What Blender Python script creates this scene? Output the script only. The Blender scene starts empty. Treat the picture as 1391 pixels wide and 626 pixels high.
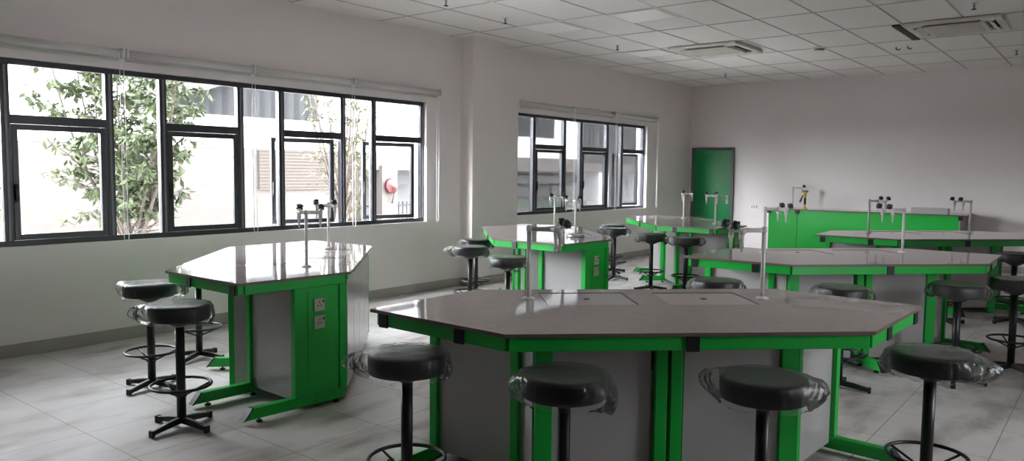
import bpy, bmesh, math, random
from mathutils import Vector, Matrix, noise as mnoise
PI = math.pi
sc = bpy.context.scene
COL = sc.collection
random.seed(7)

# ------------------------------------------------------------------ materials
def nt(name):
    m = bpy.data.materials.new(name); m.use_nodes = True
    n = m.node_tree.nodes; n.clear()
    out = n.new('ShaderNodeOutputMaterial')
    return m, n, m.node_tree.links, out

def principled(name, col, rough=0.5, metal=0.0, spec=0.5, noise=0.0, nscale=8.0, bump=0.0, bscale=60.0, coat=0.0, trans=0.0):
    m, n, l, out = nt(name)
    p = n.new('ShaderNodeBsdfPrincipled')
    p.inputs['Base Color'].default_value = (*col, 1)
    p.inputs['Roughness'].default_value = rough
    p.inputs['Metallic'].default_value = metal
    p.inputs['Specular IOR Level'].default_value = spec
    p.inputs['Coat Weight'].default_value = coat
    p.inputs['Coat Roughness'].default_value = 0.03
    l.new(p.outputs[0], out.inputs[0])
    if noise > 0 or bump > 0:
        g = n.new('ShaderNodeNewGeometry')
    if noise > 0:
        t = n.new('ShaderNodeTexNoise'); t.inputs['Scale'].default_value = nscale; t.inputs['Detail'].default_value = 5
        l.new(g.outputs['Position'], t.inputs['Vector'])
        r = n.new('ShaderNodeValToRGB')
        a = 1 - noise; b = 1 + noise
        r.color_ramp.elements[0].position = 0.3; r.color_ramp.elements[1].position = 0.7
        r.color_ramp.elements[0].color = (col[0]*a, col[1]*a, col[2]*a, 1)
        r.color_ramp.elements[1].color = (min(1, col[0]*b), min(1, col[1]*b), min(1, col[2]*b), 1)
        l.new(t.outputs['Fac'], r.inputs['Fac']); l.new(r.outputs['Color'], p.inputs['Base Color'])
    if bump > 0:
        t2 = n.new('ShaderNodeTexNoise'); t2.inputs['Scale'].default_value = bscale; t2.inputs['Detail'].default_value = 4
        l.new(g.outputs['Position'], t2.inputs['Vector'])
        b_ = n.new('ShaderNodeBump'); b_.inputs['Strength'].default_value = bump; b_.inputs['Distance'].default_value = 0.01
        l.new(t2.outputs['Fac'], b_.inputs['Height']); l.new(b_.outputs[0], p.inputs['Normal'])
    return m

def floor_material():
    m, n, l, out = nt('floor_tiles')
    p = n.new('ShaderNodeBsdfPrincipled'); l.new(p.outputs[0], out.inputs[0])
    g = n.new('ShaderNodeNewGeometry')
    sep = n.new('ShaderNodeSeparateXYZ'); l.new(g.outputs['Position'], sep.inputs[0])
    def math_(op, a, b=None):
        k = n.new('ShaderNodeMath'); k.operation = op
        for i, v in enumerate((a, b)):
            if v is None: continue
            if isinstance(v, (int, float)): k.inputs[i].default_value = v
            else: l.new(v, k.inputs[i])
        return k.outputs[0]
    def line(axis, off, pitch, w):
        f = math_('FRACT', math_('DIVIDE', math_('ADD', sep.outputs[axis], 100*pitch-off), pitch))
        d = math_('ABSOLUTE', math_('SUBTRACT', f, 0.5))
        return math_('GREATER_THAN', d, 0.5 - w/pitch/2)
    gx = line('X', -5.10, 0.577, 0.005); gy = line('Y', 1.84, 0.577, 0.005)
    grout = math_('MAXIMUM', gx, gy)
    def noise(scale, det, vec=None):
        t = n.new('ShaderNodeTexNoise'); t.inputs['Scale'].default_value = scale; t.inputs['Detail'].default_value = det
        l.new(vec if vec is not None else g.outputs['Position'], t.inputs['Vector']); return t.outputs['Fac']
    def ramp(fac, stops):
        r = n.new('ShaderNodeValToRGB'); l.new(fac, r.inputs['Fac'])
        e = r.color_ramp.elements
        e[0].position, e[0].color = stops[0][0], (*stops[0][1], 1)
        e[1].position, e[1].color = stops[1][0], (*stops[1][1], 1)
        for s in stops[2:]:
            x = e.new(s[0]); x.color = (*s[1], 1)
        return r.outputs['Color']
    base = ramp(noise(1.3, 6), [(0.3, (0.52, 0.49, 0.48)), (0.75, (0.62, 0.595, 0.585))])
    # dust, scuffs and mortar smears left on the new tiles
    mp = n.new('ShaderNodeMapping'); mp.inputs['Scale'].default_value = (3.2, 1.3, 1); mp.inputs['Rotation'].default_value = (0, 0, 0.7)
    l.new(g.outputs['Position'], mp.inputs['Vector'])
    st = ramp(noise(1.4, 9, mp.outputs[0]), [(0.48, (0, 0, 0)), (0.72, (1, 1, 1))])
    mx = n.new('ShaderNodeMix'); mx.data_type = 'RGBA'
    l.new(st, mx.inputs['Factor']); l.new(base, mx.inputs['A']); mx.inputs['B'].default_value = (0.30, 0.26, 0.24, 1)
    mx2 = n.new('ShaderNodeMix'); mx2.data_type = 'RGBA'
    l.new(grout, mx2.inputs['Factor']); l.new(mx.outputs['Result'], mx2.inputs['A']); mx2.inputs['B'].default_value = (0.20, 0.17, 0.155, 1)
    l.new(mx2.outputs['Result'], p.inputs['Base Color'])
    rr = ramp(noise(2.2, 5), [(0.3, (0.42,)*3), (0.7, (0.60,)*3)])
    l.new(rr, p.inputs['Roughness'])
    p.inputs['Specular IOR Level'].default_value = 0.5
    return m

def ceiling_material():
    m, n, l, out = nt('ceiling_board')
    p = n.new('ShaderNodeBsdfPrincipled'); l.new(p.outputs[0], out.inputs[0])
    g = n.new('ShaderNodeNewGeometry')
    t = n.new('ShaderNodeTexNoise'); t.inputs['Scale'].default_value = 1.2; l.new(g.outputs['Position'], t.inputs['Vector'])
    r = n.new('ShaderNodeValToRGB'); l.new(t.outputs['Fac'], r.inputs['Fac'])
    r.color_ramp.elements[0].color = (0.78, 0.75, 0.735, 1); r.color_ramp.elements[1].color = (0.84, 0.81, 0.795, 1)
    l.new(r.outputs['Color'], p.inputs['Base Color'])
    p.inputs['Roughness'].default_value = 0.5
    return m

def glass_material(name, tint=(1, 1, 1), gloss=1.0):
    m, n, l, out = nt(name)
    tr = n.new('ShaderNodeBsdfTransparent'); tr.inputs[0].default_value = (*tint, 1)
    gl = n.new('ShaderNodeBsdfGlossy'); gl.inputs['Roughness'].default_value = 0.02
    lw = n.new('ShaderNodeFresnel'); lw.inputs['IOR'].default_value = 1.4
    mm = n.new('ShaderNodeMath'); mm.operation = 'MULTIPLY'; mm.inputs[1].default_value = gloss
    l.new(lw.outputs[0], mm.inputs[0])
    mx = n.new('ShaderNodeMixShader'); l.new(mm.outputs[0], mx.inputs[0]); l.new(tr.outputs[0], mx.inputs[1]); l.new(gl.outputs[0], mx.inputs[2])
    l.new(mx.outputs[0], out.inputs[0])
    return m

def film_material(name, haze=0.012, gloss=0.9, scale=34.0, bumpd=0.006):
    m, n, l, out = nt(name)
    g = n.new('ShaderNodeNewGeometry')
    t = n.new('ShaderNodeTexNoise'); t.inputs['Scale'].default_value = scale; t.inputs['Detail'].default_value = 3; t.inputs['Distortion'].default_value = 1.5
    l.new(g.outputs['Position'], t.inputs['Vector'])
    b = n.new('ShaderNodeBump'); b.inputs['Strength'].default_value = 0.8; b.inputs['Distance'].default_value = bumpd
    l.new(t.outputs['Fac'], b.inputs['Height'])
    tr = n.new('ShaderNodeBsdfTransparent'); tr.inputs[0].default_value = (0.93, 0.93, 0.93, 1)
    df = n.new('ShaderNodeBsdfDiffuse'); df.inputs[0].default_value = (0.8, 0.8, 0.8, 1)
    gl = n.new('ShaderNodeBsdfGlossy'); gl.inputs['Roughness'].default_value = 0.07; l.new(b.outputs[0], gl.inputs['Normal'])
    fr = n.new('ShaderNodeFresnel'); fr.inputs['IOR'].default_value = 1.45; l.new(b.outputs[0], fr.inputs['Normal'])
    mm = n.new('ShaderNodeMath'); mm.operation = 'MULTIPLY'; mm.inputs[1].default_value = gloss; l.new(fr.outputs[0], mm.inputs[0])
    lw = n.new('ShaderNodeLayerWeight'); lw.inputs['Blend'].default_value = 0.5; l.new(b.outputs[0], lw.inputs['Normal'])
    pw = n.new('ShaderNodeMath'); pw.operation = 'POWER'; pw.inputs[1].default_value = 3.0; l.new(lw.outputs['Facing'], pw.inputs[0])
    ma = n.new('ShaderNodeMath'); ma.operation = 'MULTIPLY_ADD'; ma.inputs[1].default_value = 0.22; ma.inputs[2].default_value = haze; l.new(pw.outputs[0], ma.inputs[0])
    m1 = n.new('ShaderNodeMixShader'); l.new(ma.outputs[0], m1.inputs[0]); l.new(tr.outputs[0], m1.inputs[1]); l.new(df.outputs[0], m1.inputs[2])
    m2 = n.new('ShaderNodeMixShader'); l.new(mm.outputs[0], m2.inputs[0]); l.new(m1.outputs[0], m2.inputs[1]); l.new(gl.outputs[0], m2.inputs[2])
    l.new(m2.outputs[0], out.inputs[0])
    return m

def slat_material(name, c1, c2, axis, pitch):
    m, n, l, out = nt(name)
    p = n.new('ShaderNodeBsdfPrincipled'); p.inputs['Roughness'].default_value = 0.8; p.inputs['Specular IOR Level'].default_value = 0.1; l.new(p.outputs[0], out.inputs[0])
    g = n.new('ShaderNodeNewGeometry'); sep = n.new('ShaderNodeSeparateXYZ'); l.new(g.outputs['Position'], sep.inputs[0])
    d = n.new('ShaderNodeMath'); d.operation = 'DIVIDE'; d.inputs[1].default_value = pitch; l.new(sep.outputs[axis], d.inputs[0])
    f = n.new('ShaderNodeMath'); f.operation = 'FRACT'; l.new(d.outputs[0], f.inputs[0])
    r = n.new('ShaderNodeValToRGB'); l.new(f.outputs[0], r.inputs['Fac'])
    r.color_ramp.elements[0].color = (*c1, 1); r.color_ramp.elements[0].position = 0.35
    r.color_ramp.elements[1].color = (*c2, 1); r.color_ramp.elements[1].position = 0.6
    l.new(r.outputs['Color'], p.inputs['Base Color'])
    return m

M = {}
M['wall'] = principled('wall_paint', (0.78, 0.727, 0.724), 0.30, noise=0.015, nscale=1.5, bump=0.0)
M['floor'] = floor_material()
M['ceil'] = ceiling_material()
M['grid'] = principled('grid_bar', (0.42, 0.40, 0.385), 0.5)
M['gridw'] = principled('grid_bar_white', (0.85, 0.84, 0.82), 0.4)
M['base'] = principled('skirting_tile', (0.36, 0.33, 0.31), 0.4, noise=0.05, nscale=3)
M['alu'] = principled('dark_aluminium', (0.028, 0.028, 0.036), 0.35, spec=0.5)
M['alu2'] = principled('grey_aluminium_face', (0.16, 0.16, 0.18), 0.35)
M['glass'] = glass_material('window_glass', (0.97, 0.98, 0.98), 0.9)
M['blind'] = principled('blind_fabric', (0.62, 0.60, 0.585), 0.7)
M['blindrail'] = principled('blind_rail', (0.72, 0.70, 0.69), 0.5)
M['chain'] = principled('blind_chain_plastic', (0.85, 0.85, 0.85), 0.3)
M['green'] = principled('green_powder_coat', (0.006, 0.40, 0.045), 0.34, noise=0.03, nscale=6)
M['greendoor'] = principled('dark_green_laminate', (0.005, 0.26, 0.07), 0.22)
M['doorframe'] = principled('door_frame_grey', (0.09, 0.095, 0.10), 0.4)
M['top'] = principled('benchtop_grey', (0.40, 0.355, 0.34), 0.045, spec=0.48, noise=0.05, nscale=30)
M['topedge'] = principled('benchtop_brown_edge', (0.13, 0.09, 0.08), 0.4)
M['cover'] = principled('sink_cover_white', (0.52, 0.475, 0.455), 0.05, spec=0.6)
M['panel'] = principled('grey_melamine', (0.40, 0.385, 0.385), 0.16, noise=0.02, nscale=3)
M['carcass'] = principled('carcass_grey', (0.35, 0.34, 0.34), 0.5)
M['black'] = principled('black_plastic', (0.008, 0.008, 0.009), 0.45)
M['blackmetal'] = principled('black_powder_coat', (0.010, 0.010, 0.012), 0.4)
M['vinyl'] = principled('black_vinyl', (0.011, 0.012, 0.014), 0.5, bump=0.15, bscale=220)
M['film'] = film_material('clear_plastic_wrap')
M['filmflat'] = film_material('clear_plastic_sheet', haze=0.16, gloss=0.8, scale=9, bumpd=0.004)
M['tap'] = principled('tap_epoxy_grey', (0.62, 0.60, 0.58), 0.3)
M['knob'] = principled('tap_knob_green_black', (0.008, 0.028, 0.018), 0.4)
M['socket'] = principled('socket_white', (0.46, 0.42, 0.37), 0.35)
M['basin'] = principled('basin_dark', (0.05, 0.05, 0.05), 0.4)
M['acwhite'] = principled('ac_plastic', (0.70, 0.66, 0.61), 0.4)
M['dark'] = principled('dark_slot', (0.02, 0.018, 0.016), 0.7)
M['lightpanel'] = principled('light_diffuser', (0.92, 0.91, 0.90), 0.35)
M['metal'] = principled('metal_grey', (0.35, 0.35, 0.35), 0.35, metal=0.8)
M['yellow'] = principled('yellow_coat', (0.75, 0.48, 0.05), 0.35)
M['brown'] = principled('dark_brown_rubber', (0.10, 0.055, 0.03), 0.5)
M['greybox'] = principled('grey_box_plastic', (0.42, 0.40, 0.39), 0.4)
# outside
M['xwhite'] = principled('render_white', (0.50, 0.50, 0.51), 0.8)
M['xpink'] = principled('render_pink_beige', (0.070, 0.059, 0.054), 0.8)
M['xgrey'] = principled('render_grey', (0.20, 0.20, 0.20), 0.8, noise=0.1, nscale=2)
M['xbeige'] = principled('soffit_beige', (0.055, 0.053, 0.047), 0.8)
M['xbay'] = slat_material('grey_bay_boards', (0.026, 0.0265, 0.028), (0.038, 0.0385, 0.040), 'Y', 0.31)
M['xcorr'] = slat_material('grey_corrugated', (0.024, 0.0245, 0.026), (0.060, 0.061, 0.063), 'Y', 0.26)
M['xvent'] = slat_material('beige_louvre', (0.046, 0.039, 0.034), (0.078, 0.068, 0.060), 'Z', 0.075)
M['xground'] = principled('outside_concrete', (0.38, 0.37, 0.36), 0.9, noise=0.1, nscale=1)
M['xsteel'] = principled('outside_steel', (0.05, 0.05, 0.055), 0.6)
M['red'] = principled('hose_reel_red', (0.055, 0.006, 0.008), 0.35)
M['leaf'] = principled('leaf_green', (0.040, 0.053, 0.024), 0.7, spec=0.2, noise=0.35, nscale=4)
M['leafy'] = principled('leaf_yellow_green', (0.055, 0.058, 0.022), 0.7, spec=0.2, noise=0.3, nscale=4)
M['bark'] = principled('bark_brown', (0.045, 0.034, 0.027), 0.9, noise=0.2, nscale=20)

# ------------------------------------------------------------------ mesh helpers
class MB:
    def __init__(s): s.bm = bmesh.new()
    def box(s, x0, x1, y0, y1, z0, z1, mi=0):
        vs = [s.bm.verts.new((x, y, z)) for x in (x0, x1) for y in (y0, y1) for z in (z0, z1)]
        for f in ((0,1,3,2),(4,6,7,5),(0,4,5,1),(2,3,7,6),(0,2,6,4),(1,5,7,3)):
            s.bm.faces.new([vs[i] for i in f]).material_index = mi
        return s
    def prism(s, pts, z0, z1, mi=0, side=None):
        a = [s.bm.verts.new((p[0], p[1], z0)) for p in pts]; b = [s.bm.verts.new((p[0], p[1], z1)) for p in pts]
        s.bm.faces.new(a[::-1]).material_index = mi; s.bm.faces.new(b).material_index = mi
        for i in range(len(pts)):
            j = (i+1) % len(pts)
            s.bm.faces.new((a[i], a[j], b[j], b[i])).material_index = mi if side is None else side
        return s
    def bar(s, p, q, w, z0, z1, ext0=0.0, ext1=0.0, mi=0):
        """horizontal bar in plan from p to q, width w, between heights z0 and z1"""
        p = Vector(p[:2]); q = Vector(q[:2]); d = (q-p).normalized(); n = Vector((-d.y, d.x))*w/2
        p = p-d*ext0; q = q+d*ext1
        return s.prism([p-n, q-n, q+n, p+n], z0, z1, mi)
    def cyl(s, p, q, r0, r1=None, seg=16, cap=True, mi=0):
        r1 = r0 if r1 is None else r1
        p = Vector(p); q = Vector(q); d = (q-p).normalized()
        a = d.orthogonal().normalized(); b = d.cross(a)
        A = [s.bm.verts.new(p+(a*math.cos(t)+b*math.sin(t))*r0) for t in [2*PI*i/seg for i in range(seg)]]
        B = [s.bm.verts.new(q+(a*math.cos(t)+b*math.sin(t))*r1) for t in [2*PI*i/seg for i in range(seg)]]
        for i in range(seg):
            f = s.bm.faces.new((A[i], A[(i+1)%seg], B[(i+1)%seg], B[i])); f.smooth = True; f.material_index = mi
        if cap:
            s.bm.faces.new(A[::-1]).material_index = mi; s.bm.faces.new(B).material_index = mi
        return s
    def tube(s, pts, r, seg=8, closed=False, mi=0):
        pts = [Vector(p) for p in pts]; N = len(pts); rings = []
        up = None
        for i, p in enumerate(pts):
            if closed: d = pts[(i+1)%N]-pts[i-1]
            else: d = pts[min(i+1, N-1)]-pts[max(i-1, 0)]
            d.normalize()
            if up is None: up = d.orthogonal().normalized()
            up = (up-d*up.dot(d)).normalized(); b = d.cross(up)
            rr = r[i] if isinstance(r, (list, tuple)) else r
            rings.append([s.bm.verts.new(p+(up*math.cos(2*PI*k/seg)+b*math.sin(2*PI*k/seg))*rr) for k in range(seg)])
        for i in range(N if closed else N-1):
            A = rings[i]; B = rings[(i+1)%N]
            for k in range(seg):
                f = s.bm.faces.new((A[k], A[(k+1)%seg], B[(k+1)%seg], B[k])); f.smooth = True; f.material_index = mi
        if not closed:
            s.bm.faces.new(rings[0][::-1]).material_index = mi; s.bm.faces.new(rings[-1]).material_index = mi
        return s
    def lathe(s, prof, seg=32, at=(0, 0, 0), mi=0, axis=None):
        """prof: list of (r, z) bottom to top around z (or given axis)"""
        at = Vector(at)
        if axis is None: R = Matrix.Identity(3)
        else: R = Vector((0, 0, 1)).rotation_difference(Vector(axis)).to_matrix()
        rings = []
        for r, z in prof:
            if r < 1e-6: rings.append([s.bm.verts.new(at+R@Vector((0, 0, z)))])
            else: rings.append([s.bm.verts.new(at+R@Vector((r*math.cos(2*PI*k/seg), r*math.sin(2*PI*k/seg), z))) for k in range(seg)])
        for A, B in zip(rings, rings[1:]):
            for k in range(seg):
                a = A if len(A) > 1 else A*seg; b = B if len(B) > 1 else B*seg
                vs = []
                for v in (a[k], a[(k+1)%seg], b[(k+1)%seg], b[k]):
                    if v not in vs: vs.append(v)
                if len(vs) >= 3:
                    f = s.bm.faces.new(vs); f.smooth = True; f.material_index = mi
        if len(rings[0]) > 1: s.bm.faces.new(rings[0][::-1]).material_index = mi
        if len(rings[-1]) > 1: s.bm.faces.new(rings[-1]).material_index = mi
        return s
    def build(s, name, mat, parent=None, bevel=0.0, seg=2):
        bmesh.ops.recalc_face_normals(s.bm, faces=s.bm.faces[:])
        me = bpy.data.meshes.new(name); s.bm.to_mesh(me); s.bm.free()
        for m in (mat if isinstance(mat, (list, tuple)) else [mat]): me.materials.append(m)
        o = bpy.data.objects.new(name, me); COL.objects.link(o)
        if parent is not None: o.parent = parent
        if bevel > 0:
            b = o.modifiers.new('edge', 'BEVEL'); b.width = bevel; b.segments = seg; b.limit_method = 'ANGLE'; b.angle_limit = 0.7
        return o

def tag(o, label, cat, group=None, kind=None):
    o['label'] = label; o['category'] = cat
    if group: o['group'] = group
    if kind: o['kind'] = kind
    return o
def thing(name, label, cat, loc=(0, 0, 0), rz=0.0, group=None):
    o = bpy.data.objects.new(name, None); COL.objects.link(o)
    o.empty_display_size = 0.1
    o.location = loc; o.rotation_euler = (0, 0, rz)
    return tag(o, label, cat, group)
def struct(o, label=None, cat=None):
    o['kind'] = 'structure'
    if label: o['label'] = label
    if cat: o['category'] = cat
    return o
def children(o): return [c for c in bpy.data.objects if c.parent == o]
def copy_tree(o, parent=None):
    c = o.copy(); COL.objects.link(c)
    if parent is not None: c.parent = parent
    for ch in children(o): copy_tree(ch, c)
    return c

# ------------------------------------------------------------------ room dimensions (camera stands at x=0, y=0, floor z=0)
XW = -6.78      # window wall
XR = 1.7        # right wall
YB = 14.20      # far wall
YF = -2.6       # wall behind the camera
ZC = 3.20
SILL, HEAD = 0.868, 2.338
W1 = (1.78, 6.83)
W2 = (8.66, 12.44)
WT = 0.22

# ---- walls
b = MB()
ys = [YF-0.2, W1[0], W1[1], W2[0], W2[1], YB+0.2]
for i in (0, 2, 4): b.box(XW-WT, XW, ys[i], ys[i+1], 0, ZC)
for w in (W1, W2):
    b.box(XW-WT, XW, w[0], w[1], 0, SILL); b.box(XW-WT, XW, w[0], w[1], HEAD, ZC)
struct(b.build('wall_left', M['wall']), 'white painted wall with the two windows', 'wall')
struct(MB().box(XW, XR, YB, YB+0.2, 0, ZC).build('wall_back', M['wall']), 'white painted far wall with the green door', 'wall')
W_FILL = (4.1, 4.85)       # narrow unseen window added to light the right side of the room
b = MB(); ys = [YF-0.2, W_FILL[0], W_FILL[1], YB+0.2]
for i in (0, 2): b.box(XR, XR+0.2, ys[i], ys[i+1], 0, ZC)
for q in (W_FILL,):
    b.box(XR, XR+0.2, q[0], q[1], 0, SILL); b.box(XR, XR+0.2, q[0], q[1], HEAD, ZC)
struct(b.build('wall_right', M['wall']), 'white painted wall opposite the windows', 'wall')
struct(MB().box(XW, XR, YF-0.2, YF, 0, ZC).build('wall_front', M['wall']), 'white painted wall behind the viewer', 'wall')
struct(MB().box(XW-WT, XR+0.2, YF-0.2, YB+0.2, -0.15, 0).build('floor', M['floor']), 'pale tiled floor with dusty scuffs', 'floor')
struct(MB().box(XW-WT, XR+0.2, YF-0.2, YB+0.2, ZC, ZC+0.12).build('ceiling', M['ceil']), 'white suspended board ceiling', 'ceiling')
CY0, CY1, CX = 7.46, 8.12, XW+0.20
struct(MB().box(XW, CX, CY0, CY1, 0, ZC).build('wall_column', M['wall']), 'white boxed column between the two windows', 'column')

# ---- skirting tiles (seams are real 2 mm gaps)
b = MB(); BH = 0.105
def skirt_y(x, y0, y1):
    y = y0
    while y < y1-0.01:
        e = min(y+0.577, y1); b.box(x, x+0.012, y+0.001, e-0.001, 0, BH); y = e
skirt_y(XW, YF, CY0); skirt_y(CX, CY0, CY1); skirt_y(XW, CY1, YB)
b.box(XW+0.013, CX+0.012, CY0-0.012, CY0-0.0005, 0, BH); b.box(XW+0.013, CX+0.012, CY1+0.0005, CY1+0.012, 0, BH)
struct(b.build('baseboard_left', M['base']), 'grey tile skirting under the windows', 'baseboard')
b = MB(); x = -5.83
while x < XR-0.02:
    e = min(x+0.577, XR); b.box(x+0.001, e-0.001, YB-0.012, YB, 0, BH); x = e
struct(b.build('baseboard_back', M['base']), 'grey tile skirting along the far wall', 'baseboard')

# ---- ceiling grid: x bars every 0.606, cross bars every 1.19 (600 x 1200 boards)
GX0, GPX, GY0, GPY = -5.70, 0.606, 7.24, 1.19
xs = [GX0+GPX*k for k in range(-2, 14) if XW < GX0+GPX*k < XR]
yl = [GY0+GPY*k for k in range(-9, 7) if YF < GY0+GPY*k < YB]
b = MB()
for x in xs: b.box(x-0.009, x+0.009, YF, YB, ZC-0.004, ZC-0.0005)
for y in yl: b.box(XW, XR, y-0.007, y+0.007, ZC-0.0045, ZC-0.001)
for (cx_, cy_) in ((-4.49, 7.24), (-5.70, 7.24), (-5.70, 9.62)):       # filler bars beside the square lights
    b.box(cx_, cx_+GPX, cy_+0.588, cy_+0.602, ZC-0.0045, ZC-0.001)
struct(b.build('ceiling_grid', M['grid']), 'exposed bars of the suspended ceiling', 'ceiling grid')
b = MB()
for x in (GX0+GPX*3, GX0+GPX): b.box(x-0.011, x+0.011, 4.8, 9.6, ZC-0.006, ZC-0.0042)
b.box(-5.70, -3.88, GY0-0.010, GY0+0.010, ZC-0.0065, ZC-0.0046)
struct(b.build('ceiling_grid_strip', M['gridw']), 'brighter white bars of the suspended ceiling', 'ceiling grid')

# ---- ceiling lights (unlit square diffusers)
def ceiling_light(x, y, label):
    t = thing('ceiling_light', label, 'ceiling light', (x, y, ZC), group='unlit square ceiling lights')
    f = MB(); w = 0.283
    f.box(-w, w, -w, -w+0.012, -0.012, -0.007); f.box(-w, w, w-0.012, w, -0.012, -0.007)
    f.box(-w, -w+0.012, -w+0.012, w-0.012, -0.012, -0.007); f.box(w-0.012, w, -w+0.012, w-0.012, -0.012, -0.007)
    f.build('frame', M['gridw'], t)
    MB().box(-w+0.012, w-0.012, -w+0.012, w-0.012, -0.010, -0.007).build('diffuser', M['lightpanel'], t)
ceiling_light(-4.49+0.303, 7.24+0.297, 'square unlit ceiling light nearest the air conditioners')
ceiling_light(-5.70+0.303, 7.24+0.297, 'square unlit ceiling light closest to the column')
ceiling_light(-5.70+0.303, 9.62+0.297, 'square unlit ceiling light over the second window, smallest in view')

# ---- air conditioner cassettes
def air_conditioner(x, y, label, rz=0.0):
    t = thing('air_conditioner', label, 'air conditioner', (x, y, ZC), rz, 'ceiling cassette air conditioners')
    b = MB(); o, i = 0.475, 0.30
    b.box(-o, o, -o, -0.40, -0.040, -0.007); b.box(-o, o, 0.40, o, -0.040, -0.007)
    b.box(-o, -0.40, -0.40, 0.40, -0.040, -0.007); b.box(0.40, o, -0.40, 0.40, -0.040, -0.007)
    for sx in (-1, 1):
        for sy in (-1, 1):
            x0, x1 = sorted((sx*0.30, sx*0.40)); y0, y1 = sorted((sy*0.30, sy*0.40)); b.box(x0, x1, y0, y1, -0.044, -0.007)
    b.build('frame', M['acwhite'], t, bevel=0.008)
    g = MB(); g.box(-i, i, -i, i, -0.052, -0.015)
    for k in range(13):
        q = -0.26+k*0.0433; g.box(-0.26, 0.26, q-0.008, q+0.008, -0.057, -0.0521)
    g.build('intake_grille', M['acwhite'], t, bevel=0.003)
    s = MB()
    s.box(-0.299, 0.299, -0.399, -0.301, -0.016, -0.007); s.box(-0.299, 0.299, 0.301, 0.399, -0.016, -0.007)
    s.box(-0.399, -0.301, -0.299, 0.299, -0.016, -0.007); s.box(0.301, 0.399, -0.299, 0.299, -0.016, -0.007)
    s.build('outlet_slot', M['dark'], t)
    for k in range(4):
        v = MB(); c = math.cos(k*PI/2); n = math.sin(k*PI/2)
        pts = [(-0.27, 0.325, -0.028), (0.27, 0.325, -0.028), (0.27, 0.388, -0.060), (-0.27, 0.388, -0.060)]
        P = [Vector((p[0]*c-p[1]*n, p[0]*n+p[1]*c, p[2])) for p in pts]
        A = [v.bm.verts.new(p) for p in P]; B = [v.bm.verts.new(p+Vector((0, 0, 0.006))) for p in P]
        v.bm.faces.new(A[::-1]); v.bm.faces.new(B)
        for q in range(4): v.bm.faces.new((A[q], A[(q+1)%4], B[(q+1)%4], B[q]))
        v.build('air_vane', M['acwhite'], t)
air_conditioner(-4.47, 10.06, 'white cassette air conditioner in the middle of the ceiling, beyond the lights')
air_conditioner(-1.58, 10.05, 'white cassette air conditioner at the right, beside the dark ceiling gap')
struct(MB().box(-2.17, -2.09, 9.62, 10.75, ZC-0.020, ZC-0.003).build('trim_1', M['dark']), 'dark open gap in the ceiling boards', 'ceiling gap')

# ---- sprinklers and smoke detector
def sprinkler(x, y, label):
    t = thing('sprinkler', label, 'sprinkler', (x, y, ZC), group='ceiling sprinkler heads')
    MB().lathe([(0.03, -0.010), (0.034, -0.006), (0.034, -0.0005)], 20).build('escutcheon', M['gridw'], t)
    MB().lathe([(0.008, -0.06), (0.010, -0.04), (0.012, -0.010)], 12).build('nozzle', M['metal'], t)
    MB().lathe([(0.022, -0.066), (0.022, -0.0605)], 16).build('deflector', M['dark'], t)
for x, y, lab in ((-5.39, 5.70, 'small sprinkler head at the top edge, left of the others'),
                  (-5.49, 6.76, 'small sprinkler head between the column and the nearest ceiling lights'),
                  (-5.42, 9.06, 'small sprinkler head on the boards just in front of the farthest light'),
                  (-5.41, 12.60, 'small sprinkler head near the far left corner of the ceiling'),
                  (-1.26, 8.87, 'small sprinkler head in front of the right air conditioner'),
                  (-1.24, 12.45, 'small sprinkler head behind the right air conditioner'),
                  ):
    sprinkler(x, y, lab)
t = thing('ceiling_clip', 'pair of tiny dark clips on the ceiling between smoke detector and right air conditioner', 'clip', (-2.41, 11.30, ZC))
for k in (-0.07, 0.07):
    MB().tube([(k, 0, -0.0005), (k, 0, -0.03), (k+0.03, 0, -0.04), (k+0.05, 0, -0.03)], 0.007, 6).build('clip', M['dark'], t)
t = thing('smoke_detector', 'round white smoke detector between the two air conditioners', 'smoke detector', (-3.31, 10.78, ZC))
MB().lathe([(0.045, -0.050), (0.058, -0.040), (0.060, -0.018), (0.075, -0.016), (0.078, -0.0005)], 28).build('housing', M['acwhite'], t)
MB().lathe([(0.0605, -0.036), (0.0625, -0.034), (0.0625, -0.024), (0.0605, -0.022)], 28).build('vent_ring', M['dark'], t)

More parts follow.
